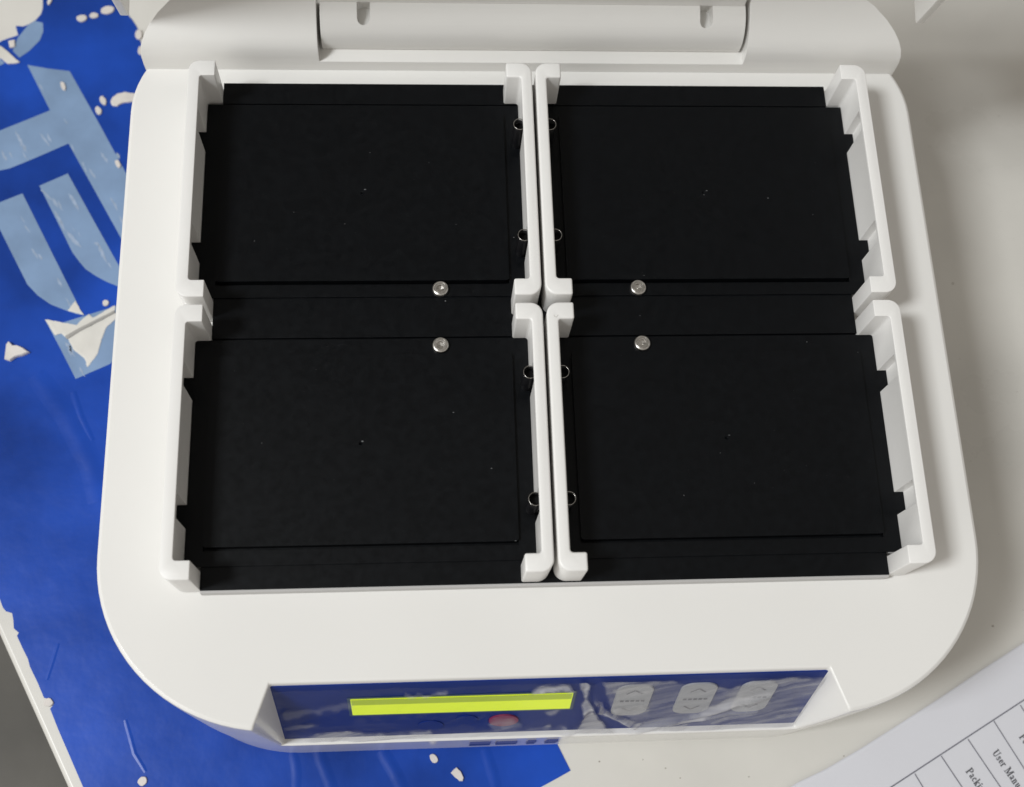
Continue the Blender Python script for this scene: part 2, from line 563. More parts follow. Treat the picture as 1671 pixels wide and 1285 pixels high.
def write(text, start, along, size):
    """lettering printed on the sheet: start pixel, reading direction (pixels), cap height in mm"""
    P = Vector(pc(*start))
    t = (Vector(pc(start[0] + along[0], start[1] + along[1])) - P).normalized()
    n = Vector((-t.y, t.x))
    x = 0.0
    for ch in text:
        adv, strokes = GLY[ch]
        if strokes:
            bm = bmesh.new()
            for i, (x0, y0, x1, y1, wd) in enumerate(strokes):
                A, B = Vector((x0, y0)), Vector((x1, y1))
                d = (B - A).normalized()
                m_ = Vector((-d.y, d.x)) * (wd * 0.5 + 0.012)
                A2, B2 = A - d * 0.03, B + d * 0.03
                vs = []
                for c in (A2 + m_, A2 - m_, B2 - m_, B2 + m_):
                    q = P + t * (x + c.x) * size + n * c.y * size
                    vs.append(bm.verts.new(V(q.x, q.y, paper_z(q.x, q.y) + 0.25 + 0.004 * i)))
                bm.faces.new(vs)
            from_bm('printed_letter', bm, 'ink_text', paper)
        x += adv + 0.05


write('User Manual', (1618, 1229), (245, 353), 3.3)
write('Packing', (1575, 1259), (245, 353), 3.3)
write('Po', (1662, 1203), (245, 353), 3.3)

# ------------------------------------------------------------------ microplate shaker
shaker = bpy.data.objects.new('microplate_shaker', None)
col.objects.link(shaker)
shaker.location = (0, 0, 0)
tag(shaker, 'white laboratory shaker with four black plate stations and raised lid', 'shaker')

ZT = -6.0


def outline(inset=0.0, dfront=0.0):
    i = inset
    pts = []
    pts += arc(-100, -90, 66.5 - i, 64.0 - i + dfront, 180, 270, 22)
    pts += arc(100, -90, 66.5 - i, 64.0 - i + dfront, 270, 360, 22)
    pts += arc(106.5, 97, 60 - i, 50 - i, 0, 90, 18)
    pts += arc(-106.5, 97, 60 - i, 50 - i, 90, 180, 18)
    return pts


def loft(levels, cap=True):
    bm = bmesh.new()
    rings = []
    for pts, z in levels:
        rings.append([bm.verts.new(V(x, y, z)) for x, y in pts])
    for A, B in zip(rings, rings[1:]):
        n = len(A)
        for i in range(n):
            bm.faces.new((A[i], A[(i + 1) % n], B[(i + 1) % n], B[i]))
    bm.faces.new(rings[0][::-1])
    bm.faces.new(rings[-1])
    return bm


levels = [(outline(3.2, 4.5), TABLE), (outline(1.0, 4.5), TABLE + 3), (outline(0.6, 3.6), TABLE + 12), (outline(0.2, 2.8), -60), (outline(0, 1.0), -20), (outline(0, 0.3), ZT - 2.0),
          (outline(0.25, 0.3), ZT - 1.0), (outline(0.75, 0.3), ZT - 0.35), (outline(1.6, 0.3), ZT), (outline(3.6, 0.3), ZT)]
casing = from_bm('casing', loft(levels), 'body', shaker)
# recess of the control panel
PY0, PZ0, PY1, PZ1 = -138.2, -8.0, -153.6, -60.0


def py(z):
    return PY0 + (PY1 - PY0) * (z - PZ0) / (PZ1 - PZ0)


# flared side plane through three points (mirrored)
p1, p2, p3 = Vector((102.5, -138, ZT)), Vector((108.2, -154.3, ZT)), Vector((103.5, -157, -60))
nn = (p2 - p1).cross(p3 - p1)


def side_x(y, z):
    return p1.x - (nn.y * (y - p1.y) + nn.z * (z - p1.z)) / nn.x


pts = []
for z in (PZ1, 6.0):
    for y in (py(z), -185):
        x = side_x(y, z)
        pts += [(x, y, z), (-x, y, z)]
cut(casing, [hull(pts)])
bevel(casing, 0.9, 3, 30)
apply(casing)
auto_smooth(casing, 30)

# control panel
panel = from_bm('control_panel', hull([(-103.4, py(-8.2) + 0.5, -8.2), (103.4, py(-8.2) + 0.5, -8.2), (-103.2, py(-59.6) + 0.5, -59.6), (103.2, py(-59.6) + 0.5, -59.6),
                                       (-103.4, py(-8.2) - 0.5, -8.4), (103.4, py(-8.2) - 0.5, -8.4), (-103.2, py(-59.6) - 0.5, -59.6), (103.2, py(-59.6) - 0.5, -59.6)]), 'panel', shaker)
du = Vector((0, PY1 - PY0, PZ1 - PZ0))
PL = du.length
du.normalize()
dn = Vector((0, du.z, -du.y))
if dn.y > 0:
    dn = -dn                                     # out of the panel, towards the front


def on_panel(x, s, h=0.0):
    q = Vector((x, PY0, PZ0)) + du * (s * PL) + dn * (0.62 + h)
    return q


def panel_plate(name, shape, h0, h1, m, parent):
    """shape: [(x mm, s mm down the panel)]"""
    bm = bmesh.new()
    lo = [bm.verts.new(on_panel(x, s / PL, h0) * S) for x, s in shape]
    hi = [bm.verts.new(on_panel(x, s / PL, h1) * S) for x, s in shape]
    n = len(shape)
    bm.faces.new(lo[::-1])
    bm.faces.new(hi)
    for i in range(n):
        bm.faces.new((lo[i], lo[(i + 1) % n], hi[(i + 1) % n], hi[i]))
    return from_bm(name, bm, m, parent)


def rrect(x0, x1, y0, y1, r, n=6):
    return (arc(x1 - r, y1 - r, r, r, 0, 90, n) + arc(x0 + r, y1 - r, r, r, 90, 180, n)
            + arc(x0 + r, y0 + r, r, r, 180, 270, n) + arc(x1 - r, y0 + r, r, r, 270, 360, n))


LX0, LX1, LS0, LS1 = -74.5, 8.4, 0.25 * PL, 0.54 * PL
panel_plate('display_bezel', rrect(LX0 - 1.2, LX1 + 1.2, LS0 - 1.2, LS1 + 1.6, 1.0), -0.1, 0.12, 'frame_teal', panel)
disp = panel_plate('display', rrect(LX0, LX1, LS0, LS1, 0.4), 0.0, 0.3, 'lcd', panel)
panel_plate('display_band', rrect(LX0 + 0.3, LX1 - 0.3, LS0 + 0.4, LS0 + 5.6, 0.3), 0.25, 0.36, 'lcd_band', panel)
panel_plate('red_button', ell(-16.6, 0.735 * PL, 5.8, 5.8, 0, 28), -0.1, 0.5, 'red', panel)
panel_plate('small_button', ell(-45, 0.80 * PL, 5.0, 5.0, 0, 24), -0.1, 0.3, 'panel', panel)
panel_plate('small_button', ell(-31, 0.70 * PL, 4.2, 4.2, 0, 24), -0.1, 0.3, 'panel', panel)


def strokes_on_panel(name, segs, wd, h, m, parent):
    bm = bmesh.new()
    for i, (x0, s0, x1, s1) in enumerate(segs):
        A, B = Vector((x0, s0)), Vector((x1, s1))
        d = (B - A).normalized()
        n = Vector((-d.y, d.x)) * wd / 2
        vs = [bm.verts.new(on_panel(c.x, c.y / PL, h + 0.01 * i) * S) for c in (A + n, A - n, B - n, B + n)]
        bm.faces.new(vs)
    return from_bm(name, bm, m, parent)


for x in (31.7, 56.0, 79.0):
    c = 0.42 * PL
    panel_plate('key_button', rrect(x - 6.9, x + 6.9, c - 15, c + 15, 5.0), -0.1, 0.5, 'pill', panel)
    strokes_on_panel('arrow_mark', [(x - 3, c - 7, x, c - 10.5), (x, c - 10.5, x + 3, c - 7)], 0.9, 0.56, 'print_dark', panel)
    strokes_on_panel('arrow_mark', [(x - 3, c + 7, x, c + 10.5), (x, c + 10.5, x + 3, c + 7)], 0.9, 0.56, 'print_dark', panel)
    strokes_on_panel('key_print', [(x - 4.6 + 2.0 * k, c, x - 4.6 + 2.0 * k + 1.4, c) for k in range(5)], 1.7, 0.56, 'print_dark', panel)

# wrinkled protective film, loose over the right half of the panel and folded over its lower edge
def panel_px(u, v):
    """photo pixel -> (x mm, mm down the panel)"""
    d = right * ((u - 835.5) / F) + down * ((v - 642.5) / F) + fwd
    o = Vector((0, PY0, PZ0))
    k = (o - CAM).dot(dn) / d.dot(dn)
    q = CAM + d * k
    return q.x, (q - o).dot(du)


def inside(x, y, poly):
    c = False
    n = len(poly)
    for i in range(n):
        (x0, y0), (x1, y1) = poly[i], poly[i - 1]
        if (y0 > y) != (y1 > y) and x < (x1 - x0) * (y - y0) / (y1 - y0) + x0:
            c = not c
    return c


# glare and fold highlights of the creased film, painted in as whitish haze
GLARE_SHAPES = [(v, [panel_px(*p) for p in pts]) for v, pts in [
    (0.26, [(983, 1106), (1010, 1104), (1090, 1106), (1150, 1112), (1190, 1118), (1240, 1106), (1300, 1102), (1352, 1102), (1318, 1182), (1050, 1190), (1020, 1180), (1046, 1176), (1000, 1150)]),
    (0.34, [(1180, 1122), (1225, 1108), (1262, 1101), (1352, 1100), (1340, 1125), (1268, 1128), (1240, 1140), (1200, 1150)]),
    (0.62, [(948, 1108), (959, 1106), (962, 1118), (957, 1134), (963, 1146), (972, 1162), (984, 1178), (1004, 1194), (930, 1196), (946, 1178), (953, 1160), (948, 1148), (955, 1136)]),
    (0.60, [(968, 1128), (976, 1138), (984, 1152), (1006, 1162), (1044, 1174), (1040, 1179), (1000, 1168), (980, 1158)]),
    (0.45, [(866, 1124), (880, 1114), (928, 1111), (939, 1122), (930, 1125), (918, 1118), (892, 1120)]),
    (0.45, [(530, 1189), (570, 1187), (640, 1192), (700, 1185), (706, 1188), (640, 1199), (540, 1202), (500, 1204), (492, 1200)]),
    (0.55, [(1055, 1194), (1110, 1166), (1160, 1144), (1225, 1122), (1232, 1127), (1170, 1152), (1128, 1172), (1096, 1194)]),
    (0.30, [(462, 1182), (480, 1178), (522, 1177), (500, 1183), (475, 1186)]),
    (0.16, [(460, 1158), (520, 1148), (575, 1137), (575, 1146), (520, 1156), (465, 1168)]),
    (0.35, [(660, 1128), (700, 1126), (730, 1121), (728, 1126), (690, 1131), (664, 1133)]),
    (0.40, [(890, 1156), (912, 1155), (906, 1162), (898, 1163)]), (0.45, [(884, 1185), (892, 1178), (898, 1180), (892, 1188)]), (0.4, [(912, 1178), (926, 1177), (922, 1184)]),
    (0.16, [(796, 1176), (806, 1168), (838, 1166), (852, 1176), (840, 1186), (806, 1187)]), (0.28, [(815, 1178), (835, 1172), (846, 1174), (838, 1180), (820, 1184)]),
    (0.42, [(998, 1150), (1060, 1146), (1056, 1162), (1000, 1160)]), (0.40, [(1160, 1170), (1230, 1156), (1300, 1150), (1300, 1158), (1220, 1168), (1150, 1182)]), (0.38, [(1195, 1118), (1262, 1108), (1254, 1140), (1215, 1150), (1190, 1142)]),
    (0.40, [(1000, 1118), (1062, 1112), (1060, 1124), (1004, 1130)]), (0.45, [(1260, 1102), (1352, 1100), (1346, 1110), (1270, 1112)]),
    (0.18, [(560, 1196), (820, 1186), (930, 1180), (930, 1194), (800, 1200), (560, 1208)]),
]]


def glare_amount(x, sm):
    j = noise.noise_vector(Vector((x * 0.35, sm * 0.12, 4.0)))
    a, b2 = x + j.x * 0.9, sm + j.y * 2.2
    return max([v for v, p in GLARE_SHAPES if inside(a, b2, p)] or [0.0])


NX, NS = 380, 72
bm = bmesh.new()
lay = bm.verts.layers.float.new('film_glare')


def film_h(x, t):
    """height above the panel (mm) of the clear film at x, t (0 top, 1 bottom edge)"""
    h = 0.55
    v = Vector((x * 0.055, t * 1.6, 3.1))
    loose = max(0.0, min(1.0, (x - 10) / 20.0))
    h += (0.35 + 0.6 * loose) * abs(noise.noise(v)) * 1.6
    h += 0.35 * abs(noise.noise(Vector((x * 0.16 + t * 2.0, t * 5.0, 8.0))))
    # long oblique folds
    for (x0, t0, x1, t1, wd, hh) in ((36, 1.0, 84, 0.35, 2.2, 1.6), (14, 0.0, 19, 0.55, 1.5, 1.5), (19, 0.5, 36, 0.9, 1.3, 1.4),
                                     (50, 0.85, 82, 0.62, 1.6, 1.0), (-100, 0.62, -70, 0.30, 2.0, 0.7), (-92, 0.80, -60, 0.74, 1.6, 0.8),
                                     (14, 0.55, 9, 1.0, 2.2, 1.8), (-75, 0.96, -30, 0.86, 1.8, 1.1), (-62, 0.17, -20, 0.1, 1.2, 0.7), (-14, .2, 10, .12, 1.4, 1.1)):
        ax, ay, bx, by = x0, t0 * PL, x1, t1 * PL
        L2 = (bx - ax) ** 2 + (by - ay) ** 2
        k = max(0, min(1, ((x - ax) * (bx - ax) + (t * PL - ay) * (by - ay)) / L2))
        dd = math.hypot(x - ax - k * (bx - ax), t * PL - ay - k * (by - ay))
        h += hh * math.exp(-(dd / wd) ** 2)
    h += 0.8 * max(0, (t - 0.86) / 0.14) ** 2
    return h


grid = []
for j in range(NS + 1):
    row = []
    for i in range(NX + 1):
        x = -101.5 + 203 * i / NX
        t = 0.035 + 0.955 * j / NS
        top_edge = 0.05 * max(0, noise.noise(Vector((x * 0.04, 2, 2))))
        t = t + top_edge * (1 - j / NS)
        h = film_h(x, t)
        q = on_panel(x, t, h + 0.25)
        vtx = bm.verts.new(q * S)
        c0 = sum(glare_amount(x + dx, (t * PL) + ds) for dx, ds in ((0, 0), (.5, 0), (-.5, 0), (0, 1.2), (0, -1.2))) / 5
        al, ac = x * 0.9 - t * PL * 0.42, x * 0.42 + t * PL * 0.9      # breaks the painted glare into oblique streaks
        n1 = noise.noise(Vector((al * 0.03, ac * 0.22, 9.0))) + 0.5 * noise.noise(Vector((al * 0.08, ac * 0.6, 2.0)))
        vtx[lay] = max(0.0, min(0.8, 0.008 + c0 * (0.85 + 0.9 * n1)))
        row.append(vtx)
    grid.append(row)
for A, B in zip(grid, grid[1:]):
    for i in range(NX):
        bm.faces.new((A[i], A[i + 1], B[i + 1], B[i]))
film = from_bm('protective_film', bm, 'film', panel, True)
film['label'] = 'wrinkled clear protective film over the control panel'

# printed name on the front wall, seen almost edge on
for x0, x1, z0, z1 in ((-29, -20.5, -88, -72), (-18, -9.5, -86, -74), (-5.0, -1.8, -88, -72), (2.8, 7.2, -88, -72)):
    yy = -90 - 64.0
    bm = box(x0, x1, yy - 3.62, yy - 2.7, z0, z1)
    from_bm('printed_mark', bm, 'logo', shaker)

# rear housing behind the platform
def HX(y):
    return 106.5 + 60 * math.sqrt(max(0, 1 - ((y - 97) / 50) ** 2))


prof = [(117.0, ZT - 0.8), (117.0, -2), (117.2, 2), (117.9, 5.5), (119.4, 8.8), (121.8, 11.4), (125, 13.8), (129, 16.2),
        (134, 18.8), (139, 21.2), (143, 23.0), (146.2, 24.2)]
bm = bmesh.new()
rowsT, rowsB = [], []
for y, z in prof:
    X = HX(y) - 0.12
    n = 24
    rowsT.append([bm.verts.new(V(-X + 2 * X * i / n, y, z)) for i in range(n + 1)])
for A, B in zip(rowsT, rowsT[1:]):
    for i in range(24):
        bm.faces.new((A[i], A[i + 1], B[i + 1], B[i]))
lows = []
for k, (y, z) in enumerate(prof):
    if k == 0:
        lows.append((rowsT[0][0], rowsT[0][-1]))
    else:
        X = HX(y) - 0.12
        lows.append((bm.verts.new(V(-X, y, ZT - 0.8)), bm.verts.new(V(X, y, ZT - 0.8))))
for k in range(len(prof) - 1):
    for s, c in ((0, 0), (1, -1)):
        vs = [rowsT[k][c], rowsT[k + 1][c], lows[k + 1][s], lows[k][s]]
        u = []
        for v in vs:
            if v not in u:
                u.append(v)
        if len(u) > 2 and not (k == 0):
            bm.faces.new(u)
        elif k == 0:
            # first strip is vertical at y=117 (only its upper end moves)
            bm.faces.new(u)
bm.faces.new([v for v in rowsT[-1]] + [lows[-1][1], lows[-1][0]])
bm.faces.new([v for v in rowsT[0]] + [l[1] for l in lows[1:]] + [l[0] for l in lows[1:]][::-1])
bmesh.ops.remove_doubles(bm, verts=bm.verts, dist=1e-6)
housing = from_bm('hinge_housing', bm, 'body', shaker)
cutA = hull([(-88.2, 112, 0.2), (-88.2, 160, 0.2), (92.6, 112, 0.2), (92.6, 160, 0.2), (-88.8, 112, 60), (-88.8, 160, 60), (94.5, 112, 60), (94.5, 160, 60)])
cut(housing, [cutA])
bevel(housing, 0.9, 3, 40)
apply(housing)
auto_smooth(housing, 35)

# hinge barrel
bm = bmesh.new()
N = 72
CY, CZ, CR = 134.6, 5.4, 12.4
r0 = [bm.verts.new(V(-86.9, CY + CR * math.cos(2 * math.pi * i / N), CZ + CR * math.sin(2 * math.pi * i / N))) for i in range(N)]
r1 = [bm.verts.new(V(91.3, CY + CR * math.cos(2 * math.pi * i / N), CZ + CR * math.sin(2 * math.pi * i / N))) for i in range(N)]
for i in range(N):
    bm.faces.new((r0[i], r0[(i + 1) % N], r1[(i + 1) % N], r1[i]))
bm.faces.new(r0)
bm.faces.new(r1[::-1])
barrel = from_bm('hinge_barrel', bm, 'body', shaker)
cuts = []
for xc in (-69.0, 74.5):
    pr = [(x + xc, y + 130.2) for x, y in rrect(-2.7, 2.7, -4.6, 6.0, 2.3)]
    cuts.append(prism(pr, 11.0, 40))
cut(barrel, cuts)
bevel(barrel, 0.5, 2, 40)
apply(barrel)
auto_smooth(barrel, 35)

# lid, raised and leaning towards the front
ANG = math.radians(78.5)
E1 = Vector((0, -math.cos(ANG), math.sin(ANG)))         # along the rim, away from the hinge
E2 = Vector((0, math.sin(ANG), math.cos(ANG)))          # from the rim to the lid's outer skin
ORG = Vector((0, 134.6, 5.4))
lid = bpy.data.objects.new('lid', None)
col.objects.link(lid)
lid.parent = shaker
lid['label'] = 'raised white lid, only its lower rear edge in view'


def lid_prism(name, shape, x0, x1, bev=0.8):
    bm = bmesh.new()
    lo = [bm.verts.new((ORG + E1 * a + E2 * b + Vector((x0, 0, 0))) * S) for a, b in shape]
    hi = [bm.verts.new((ORG + E1 * a + E2 * b + Vector((x1, 0, 0))) * S) for a, b in shape]
    n = len(shape)
    bm.faces.new(lo)
    bm.faces.new(hi[::-1])
    for i in range(n):
        bm.faces.new((lo[i], hi[i], hi[(i + 1) % n], lo[(i + 1) % n]))
    o = from_bm(name, bm, 'body', lid)
    bevel(o, bev, 2, 40)
    apply(o)
    auto_smooth(o, 40)
    return o


side = [(17, -7.5), (262, -7.5), (262, 40), (36, 40), (24, 30), (17, 12)]
lid_prism('side_wall', side, -166.0, -162.2)
lid_prism('side_wall', side, 162.2, 166.0)
lid_prism('top_panel', [(36, 37), (262, 37), (262, 40.2), (36, 40.2)], -162.2, 162.2)
lid_prism('front_wall', [(258.5, -7.5), (262, -7.5), (262, 37), (258.5, 37)], -162.2, 162.2)
lid_prism('rear_wall', [(22, 26), (24.5, 24.6), (37.5, 34.0), (36.2, 37), (34, 37)], -162.2, 162.2)
lid_prism('hinge_arm', [(14, 4), (17.5, 4), (24.5, 25), (22, 26.2)], -80, 84)
lid_prism('hinge_flap', [(12.2, 1.6), (12.4, 4.6), (17.2, 8.0), (17.5, 3.0)], -86.6, 91.0, 0.4)

# platform: white tray, black deck, pads
GZ, STRIP, SLOT, PADZ = -0.2, -0.9, -2.2, 1.3
bm = box(-127.5, 127.5, -105.6, 107.1, ZT - 0.4, -2.7)
for b4 in ((127.5, 133.4, 9.6, 97.2), (127.5, 133.4, -96.2, -8.3), (-133.4, -127.5, 9.6, 97.2), (-133.4, -127.5, -96.2, -8.3)):
    box(*b4, ZT - 0.4, -2.7, bm)
for b4 in ((-127.5, 127.5, -105.6, -101), (-127.5, 127.5, 103, 107.1)):
    box(*b4, -2.7, -1.4, bm)
tray = from_bm('platform_tray', bm, 'tray', shaker)

# deck with a sunken frame round every pad, built as one stepped sheet
XB = sorted(sg * v for sg in (-1, 1) for v in (133.4, 127.9, 127.5, 127.0, 11.6, 10.7, 5.0))
YB = [-104.7, -96.2, -90.5, -89.4, -15.2, -14.4, -8.3, -7.2, 9.6, 14.8, 15.9, 91.0, 91.8, 96.3, 97.2, 107.0]


def cell(i, j):
    """height of one patch of the deck: strips, sunken frames, and the open joints round pads and behind stations"""
    if not (0 <= i < len(XB) - 1 and 0 <= j < len(YB) - 1):
        return None
    x, y = abs(XB[i] + XB[i + 1]) / 2, (YB[j] + YB[j + 1]) / 2
    if x < 5:
        return STRIP
    station = -96.2 < y < -8.3 or 9.6 < y < 96.3
    if not station:
        if x > 127.5:
            return None
        return SLOT if (-8.3 < y < -7.2 or 96.3 < y < 97.2) else STRIP
    if 11.6 < x < 127.0 and (-90.5 < y < -15.2 or 14.8 < y < 91.0):
        return SLOT
    return GZ


bm = bmesh.new()


def quad(*p):
    bm.faces.new([bm.verts.new(V(*q)) for q in p])


for i in range(len(XB) - 1):
    for j in range(len(YB) - 1):
        z = cell(i, j)
        if z is None:
            continue
        x0, x1, y0, y1 = XB[i], XB[i + 1], YB[j], YB[j + 1]
        quad((x0, y0, z), (x1, y0, z), (x1, y1, z), (x0, y1, z))
        for (di, dj, a, b) in ((-1, 0, (x0, y0), (x0, y1)), (1, 0, (x1, y0), (x1, y1)), (0, -1, (x0, y0), (x1, y0)), (0, 1, (x0, y1), (x1, y1))):
            z2 = cell(i + di, j + dj)
            lowz = z - 0.46 if z2 is None else z2
            if lowz < z:
                quad((*a, z), (*b, z), (*b, lowz), (*a, lowz))
for yc in (79.0, 29.2, -27.8, -77.4):
    for sx in (-1, 1):
        xa, xb = sorted((133.4 * sx, 137.0 * sx))
        box(xa, xb, yc - 4.3, yc + 4.3, GZ - 1, GZ, bm)
bmesh.ops.remove_doubles(bm, verts=bm.verts, dist=1e-6)
deck = from_bm('platform_deck', bm, 'black', shaker)

pads = []
for sx in (-1, 1):
    for sy in (-1, 1):
        # pad centre line: station centre 69.4 / 53.1
        x0, x1 = (11.6, 127.0) if sx > 0 else (-127.0, -11.6)
        y0, y1 = (15.9, 91.0) if sy > 0 else (-89.4, -15.2)
        bm = prism(rrect(x0, x1, y0, y1, 1.2, 3), SLOT - 0.05, PADZ)
        o = from_bm('station_pad', bm, 'black', shaker)
        # small drilled dimple in the middle of the pad
        xc, yc = 70.0 * sx, (54.6 if sy > 0 else -50.9)
        N = 14
        dm = bmesh.new()
        top_ = [dm.verts.new(V(xc + 1.0 * math.cos(6.2832 * k / N), yc + 1.0 * math.sin(6.2832 * k / N), PADZ + 0.3)) for k in range(N)]
        tip = dm.verts.new(V(xc, yc, PADZ - 0.9))
        dm.faces.new(top_)
        for k in range(N):
            dm.faces.new((top_[k], tip, top_[(k + 1) % N]))
        cut(o, [dm])
        pads.append(o)

# lint and grit on the black deck
bm = bmesh.new()
rnd = random.Random(3)
spots = [(604, 252, .5), (700, 268, .4), (480, 349, .5), (563, 368, .4), (744, 369, .4), (416, 396, .5), (1252, 326, .8), (1148, 321, .5), (1325, 353, .3),
         (1317, 558, .6), (1398, 577, .4), (1174, 741, .4), (1189, 712, .8), (740, 675, .7), (802, 766, .6), (428, 725, .5), (596, 312, 1.0),
         (592, 722, .9), (1152, 314, .9), (727, 490, .6), (1050, 452, .6), (1045, 514, .5), (1230, 790, .4), (1115, 810, .4), (841, 884, .7), (838, 390, .6)]
pos = [(un(u, v, 0).xy, r) for u, v, r in spots]
for _ in range(150):
    pos.append((Vector((rnd.choice((-1, 1)) * rnd.uniform(14, 125), rnd.uniform(-88, 90))), rnd.uniform(0.05, 0.16)))
for p, r in pos:
    if abs(p.y) < 15.5:
        z = STRIP if -7 < p.y < 9.5 else GZ
    else:
        z = PADZ
    N = 5
    a0 = rnd.uniform(0, 6)
    el = rnd.uniform(0.35, 0.9)
    ring = [bm.verts.new(V(p.x + 0.55 * r * math.cos(a0 + 6.2832 * k / N), p.y + 0.55 * r * el * math.sin(a0 + 6.2832 * k / N), z)) for k in range(N)]
    tip = bm.verts.new(V(p.x, p.y, z + 0.45 * r))
    for k in range(N):
        bm.faces.new((ring[k], ring[(k + 1) % N], tip))
M['lint'] = mat('pale_lint', (0.16, 0.165, 0.17), 0.7)
tag(from_bm('lint', bm, 'lint', shaker), kind='stuff')

# socket screws in the sunken frames
def screw_mesh():
    bm = bmesh.new()
    N = 36
    prof = [(3.25, -0.2), (3.3, 0.8), (3.15, 1.3), (2.85, 1.6), (2.55, 1.68), (2.35, 1.45), (2.15, 1.45), (2.05, 1.55), (1.75, 1.55)]
    rings = []
    for r, z in prof:
        rings.append([bm.verts.new(V(r * math.cos(6.28319 * k / N), r * math.sin(6.28319 * k / N), z)) for k in range(N)])

    def hexr(a, R):
        s = math.pi / 3
        return R * math.cos(s / 2) / math.cos((a % s) - s / 2)
    for R, z in ((1.62, 1.5), (1.5, 0.5)):
        rings.append([bm.verts.new(V(hexr(6.28319 * k / N, R) * math.cos(6.28319 * k / N), hexr(6.28319 * k / N, R) * math.sin(6.28319 * k / N), z)) for k in range(N)])
    for A, B in zip(rings, rings[1:]):
        for k in range(N):
            bm.faces.new((A[k], A[(k + 1) % N], B[(k + 1) % N], B[k]))
    bmesh.ops.recalc_face_normals(bm, faces=bm.faces)
    me = bpy.data.meshes.new('screw')
    bm.to_mesh(me)
    bm.free()
    return me


def socket_mesh():
    bm = bmesh.new()
    ring = [bm.verts.new(V(1.9 * math.cos(math.pi * k / 3), 1.9 * math.sin(math.pi * k / 3), 0.55)) for k in range(6)]
    c = bm.verts.new(V(0.1, 0.05, 0.1))
    for k in range(6):
        bm.faces.new((ring[k], ring[(k + 1) % 6], c))
    me = bpy.data.meshes.new('hex_socket')
    bm.to_mesh(me)
    bm.free()
    return me


sme, wme = screw_mesh(), socket_mesh()
for (x, y), a in (((-39.0, 12.6), 0.2), ((-39.3, -11.3), 0.7), ((40.0, 12.6), 1.1), ((40.0, -11.3), 0.45)):
    s = link('screw', sme, 'steel', shaker)
    s.location = V(x, y, GZ - 0.1)
    s.rotation_euler = (random.uniform(-.05, .05), random.uniform(-.05, .05), a)
    link('hex_socket', wme, 'socket', s)
auto_smooth(s, 35, False)

# ------------------------------------------------------------------ eight corner clips
H = 19.7
WT = 4.4


def clip_mesh(name, notches, y0, y1, zb):
    """clip with its wall inner face at x=0, body towards -x, hooks towards +x; y0<y1"""
    hk, th, r = 6.0, 6.8, 4.6
    xo = -WT
    poly = []
    poly += [(xo, y0 + r)]
    poly = arc(xo + r, y0 + r, r, r, 180, 270, 8)
    poly += [(hk, y0), (hk, y0 + th)]
    poly += arc(1.2, y0 + th + 1.2, 1.2, 1.2, 270, 180, 4)
    poly += arc(1.2, y1 - th - 1.2, 1.2, 1.2, 180, 90, 4)
    poly += [(hk, y1 - th), (hk, y1)]
    poly += arc(xo + r, y1 - r, r, r, 90, 180, 8)
    o = from_bm(name, prism(poly, zb, H), 'clip')
    cuts = [hull([(-3.6, yc - 4.4, -5), (4, yc - 4.4, -5), (-3.6, yc + 4.4, -5), (4, yc + 4.4, -5),
                  (-3.6, yc - 4.4, H - 1.7), (4, yc - 4.4, H - 1.7), (-3.6, yc + 4.4, H - 1.7), (4, yc + 4.4, H - 1.7)]) for yc in notches]
    cut(o, cuts)
    bevel(o, 0.75, 3, 50)
    apply(o)
    auto_smooth(o, 40)
    me = o.data
    bpy.data.objects.remove(o)
    me.name = name
    return me


def mirrored(me):
    m2 = me.copy()
    bm = bmesh.new()
    bm.from_mesh(m2)
    bmesh.ops.scale(bm, vec=(-1, 1, 1), verts=bm.verts)
    bmesh.ops.reverse_faces(bm, faces=bm.faces)
    bm.to_mesh(m2)
    bm.free()
    return m2


def lathe_mesh(name, prof, N=28):
    bm = bmesh.new()
    rings = [[bm.verts.new(V(r * math.cos(6.28319 * k / N), r * math.sin(6.28319 * k / N), z)) for k in range(N)] for r, z in prof]
    for A, B in zip(rings, rings[1:]):
        for k in range(N):
            bm.faces.new((A[k], A[(k + 1) % N], B[(k + 1) % N], B[k]))
    bmesh.ops.recalc_face_normals(bm, faces=bm.faces)
    me = bpy.data.meshes.new(name)
    bm.to_mesh(me)
    bm.free()
    return me


def tube_mesh():
    return lathe_mesh('spring_tube', [(2.5, 0.0), (2.5, 15.6), (2.3, 15.7), (2.25, 9.0)])


def rim_mesh():
    return lathe_mesh('tube_rim', [(2.5, 15.6), (2.58, 15.7), (2.6, 15.85), (2.55, 16.0), (2.42, 16.02), (2.36, 15.9), (2.36, 15.6)])


def core_mesh():
    bm = bmesh.new()
    N = 24
    rings = [[bm.verts.new(V(2.2 * math.cos(6.28319 * k / N), 2.2 * math.sin(6.28319 * k / N), z)) for k in range(N)] for z in (0, 12.5)]
    for k in range(N):
        bm.faces.new((rings[0][k], rings[0][(k + 1) % N], rings[1][(k + 1) % N], rings[1][k]))
    bm.faces.new(rings[1])
    bm.faces.new(rings[0][::-1])
    bmesh.ops.recalc_face_normals(bm, faces=bm.faces)
    me = bpy.data.meshes.new('tube_core')
    bm.to_mesh(me)
    bm.free()
    return me


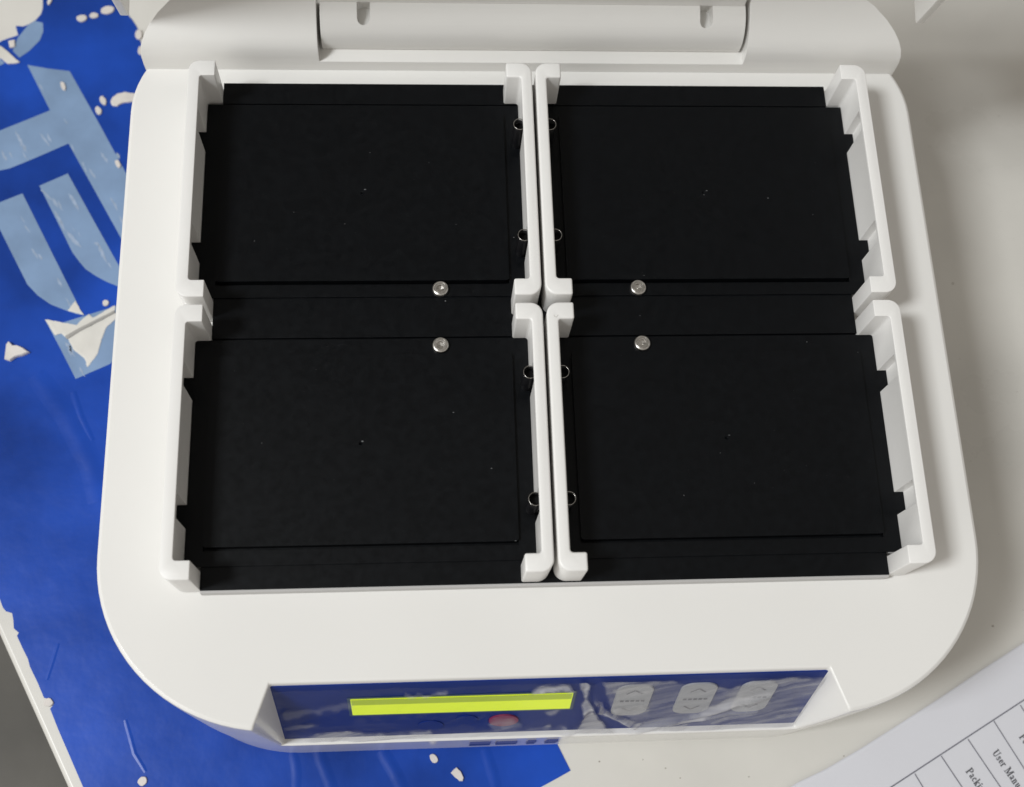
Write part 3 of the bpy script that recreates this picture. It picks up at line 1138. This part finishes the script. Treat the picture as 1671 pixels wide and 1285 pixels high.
back_n, front_n = (79.0, 29.2), (-27.8, -77.4)
outer_b, outer_f = clip_mesh('clip', back_n, 1.7, 104.2, ZT + 0.4), clip_mesh('clip', front_n, -104.4, -1.5, ZT + 0.4)
inner_b, inner_f = clip_mesh('clip', back_n, 1.7, 104.2, -0.9), clip_mesh('clip', front_n, -104.4, -1.5, -0.9)
clips = {(False, False): (outer_b, outer_f), (True, False): (inner_b, inner_f),
         (False, True): (mirrored(outer_b), mirrored(outer_f)), (True, True): (mirrored(inner_b), mirrored(inner_f))}
tme, cme, rme = tube_mesh(), core_mesh(), rim_mesh()
ring_y = {0: (78.3, 28.9), 1: (-28.0, -76.9)}
for inner, x, flip in ((False, -133.6, False), (True, -5.15, True), (True, 5.15, False), (False, 133.6, True)):
    for k in (0, 1):
        me = clips[(inner, flip)][k]
        c = link('clip', me, 'clip', shaker)
        c.location = V(x, 0, 0)
        if inner:
            for y in ring_y[k]:
                t = link('spring_tube', tme, 'tube_black', c)
                q = link('tube_rim', rme, 'tube', c)
                q.location = V(0.95 if not flip else -0.95, y, GZ - 0.6)
                t.location = V(0.95 if not flip else -0.95, y, GZ - 1.2)
                q = link('tube_core', cme, 'rubber', c)
                q.location = V(0.95 if not flip else -0.95, y, GZ - 1.2)
for me in (tme, cme, rme):
    for p in me.polygons:
        p.use_smooth = len(p.vertices) == 4

# scratch on top of one inner clip, and grit scattered on the bare table
def thin_mark(name, pts, z, wd, m, parent, h=0.05):
    bm = bmesh.new()
    P = [un(u, v, z).xy for u, v in pts]
    for A, B in zip(P, P[1:]):
        t = (B - A).normalized()
        n = Vector((-t.y, t.x)) * wd / 2
        prism([(A + n)[:], (A - n)[:], (B - n)[:], (B + n)[:]], z - 0.02, z + h, bm)
    return from_bm(name, bm, m, parent)


M['scratch'] = mat('grey_scratch', (0.55, 0.53, 0.50), 0.6)
thin_mark('scratch', [(904, 514), (905, 517), (908, 518), (911, 514)], H, 0.2, 'scratch', shaker)
M['grit'] = mat('brown_grit', (0.30, 0.27, 0.23), 0.8)
bm = bmesh.new()
rg = random.Random(11)
gp = [(1555, 463, 1.2), (1630, 190, .9), (1620, 1022, 1.2), (978, 1243, .9), (1049, 1240, .6), (1086, 1254, .8), (1222, 1268, .8), (1110, 1270, .7), (1377, 1234, .8), (1660, 640, .7), (1520, 130, .6)]
gp += [(rg.uniform(1480, 1670), rg.uniform(60, 1000), rg.uniform(0.15, 0.5)) for _ in range(60)]
for u, v, r in gp:
    p = un(u, v, TABLE)
    a0 = rg.uniform(0, 6)
    ring = [bm.verts.new(V(p.x + 0.5 * r * math.cos(a0 + 1.2566 * k), p.y + 0.4 * r * math.sin(a0 + 1.2566 * k), TABLE)) for k in range(5)]
    tip = bm.verts.new(V(p.x, p.y, TABLE + 0.25 * r))
    for k in range(5):
        bm.faces.new((ring[k], ring[(k + 1) % 5], tip))
tag(from_bm('grit', bm, 'grit'), 'fine brown grit scattered over the bare white table', kind='stuff')
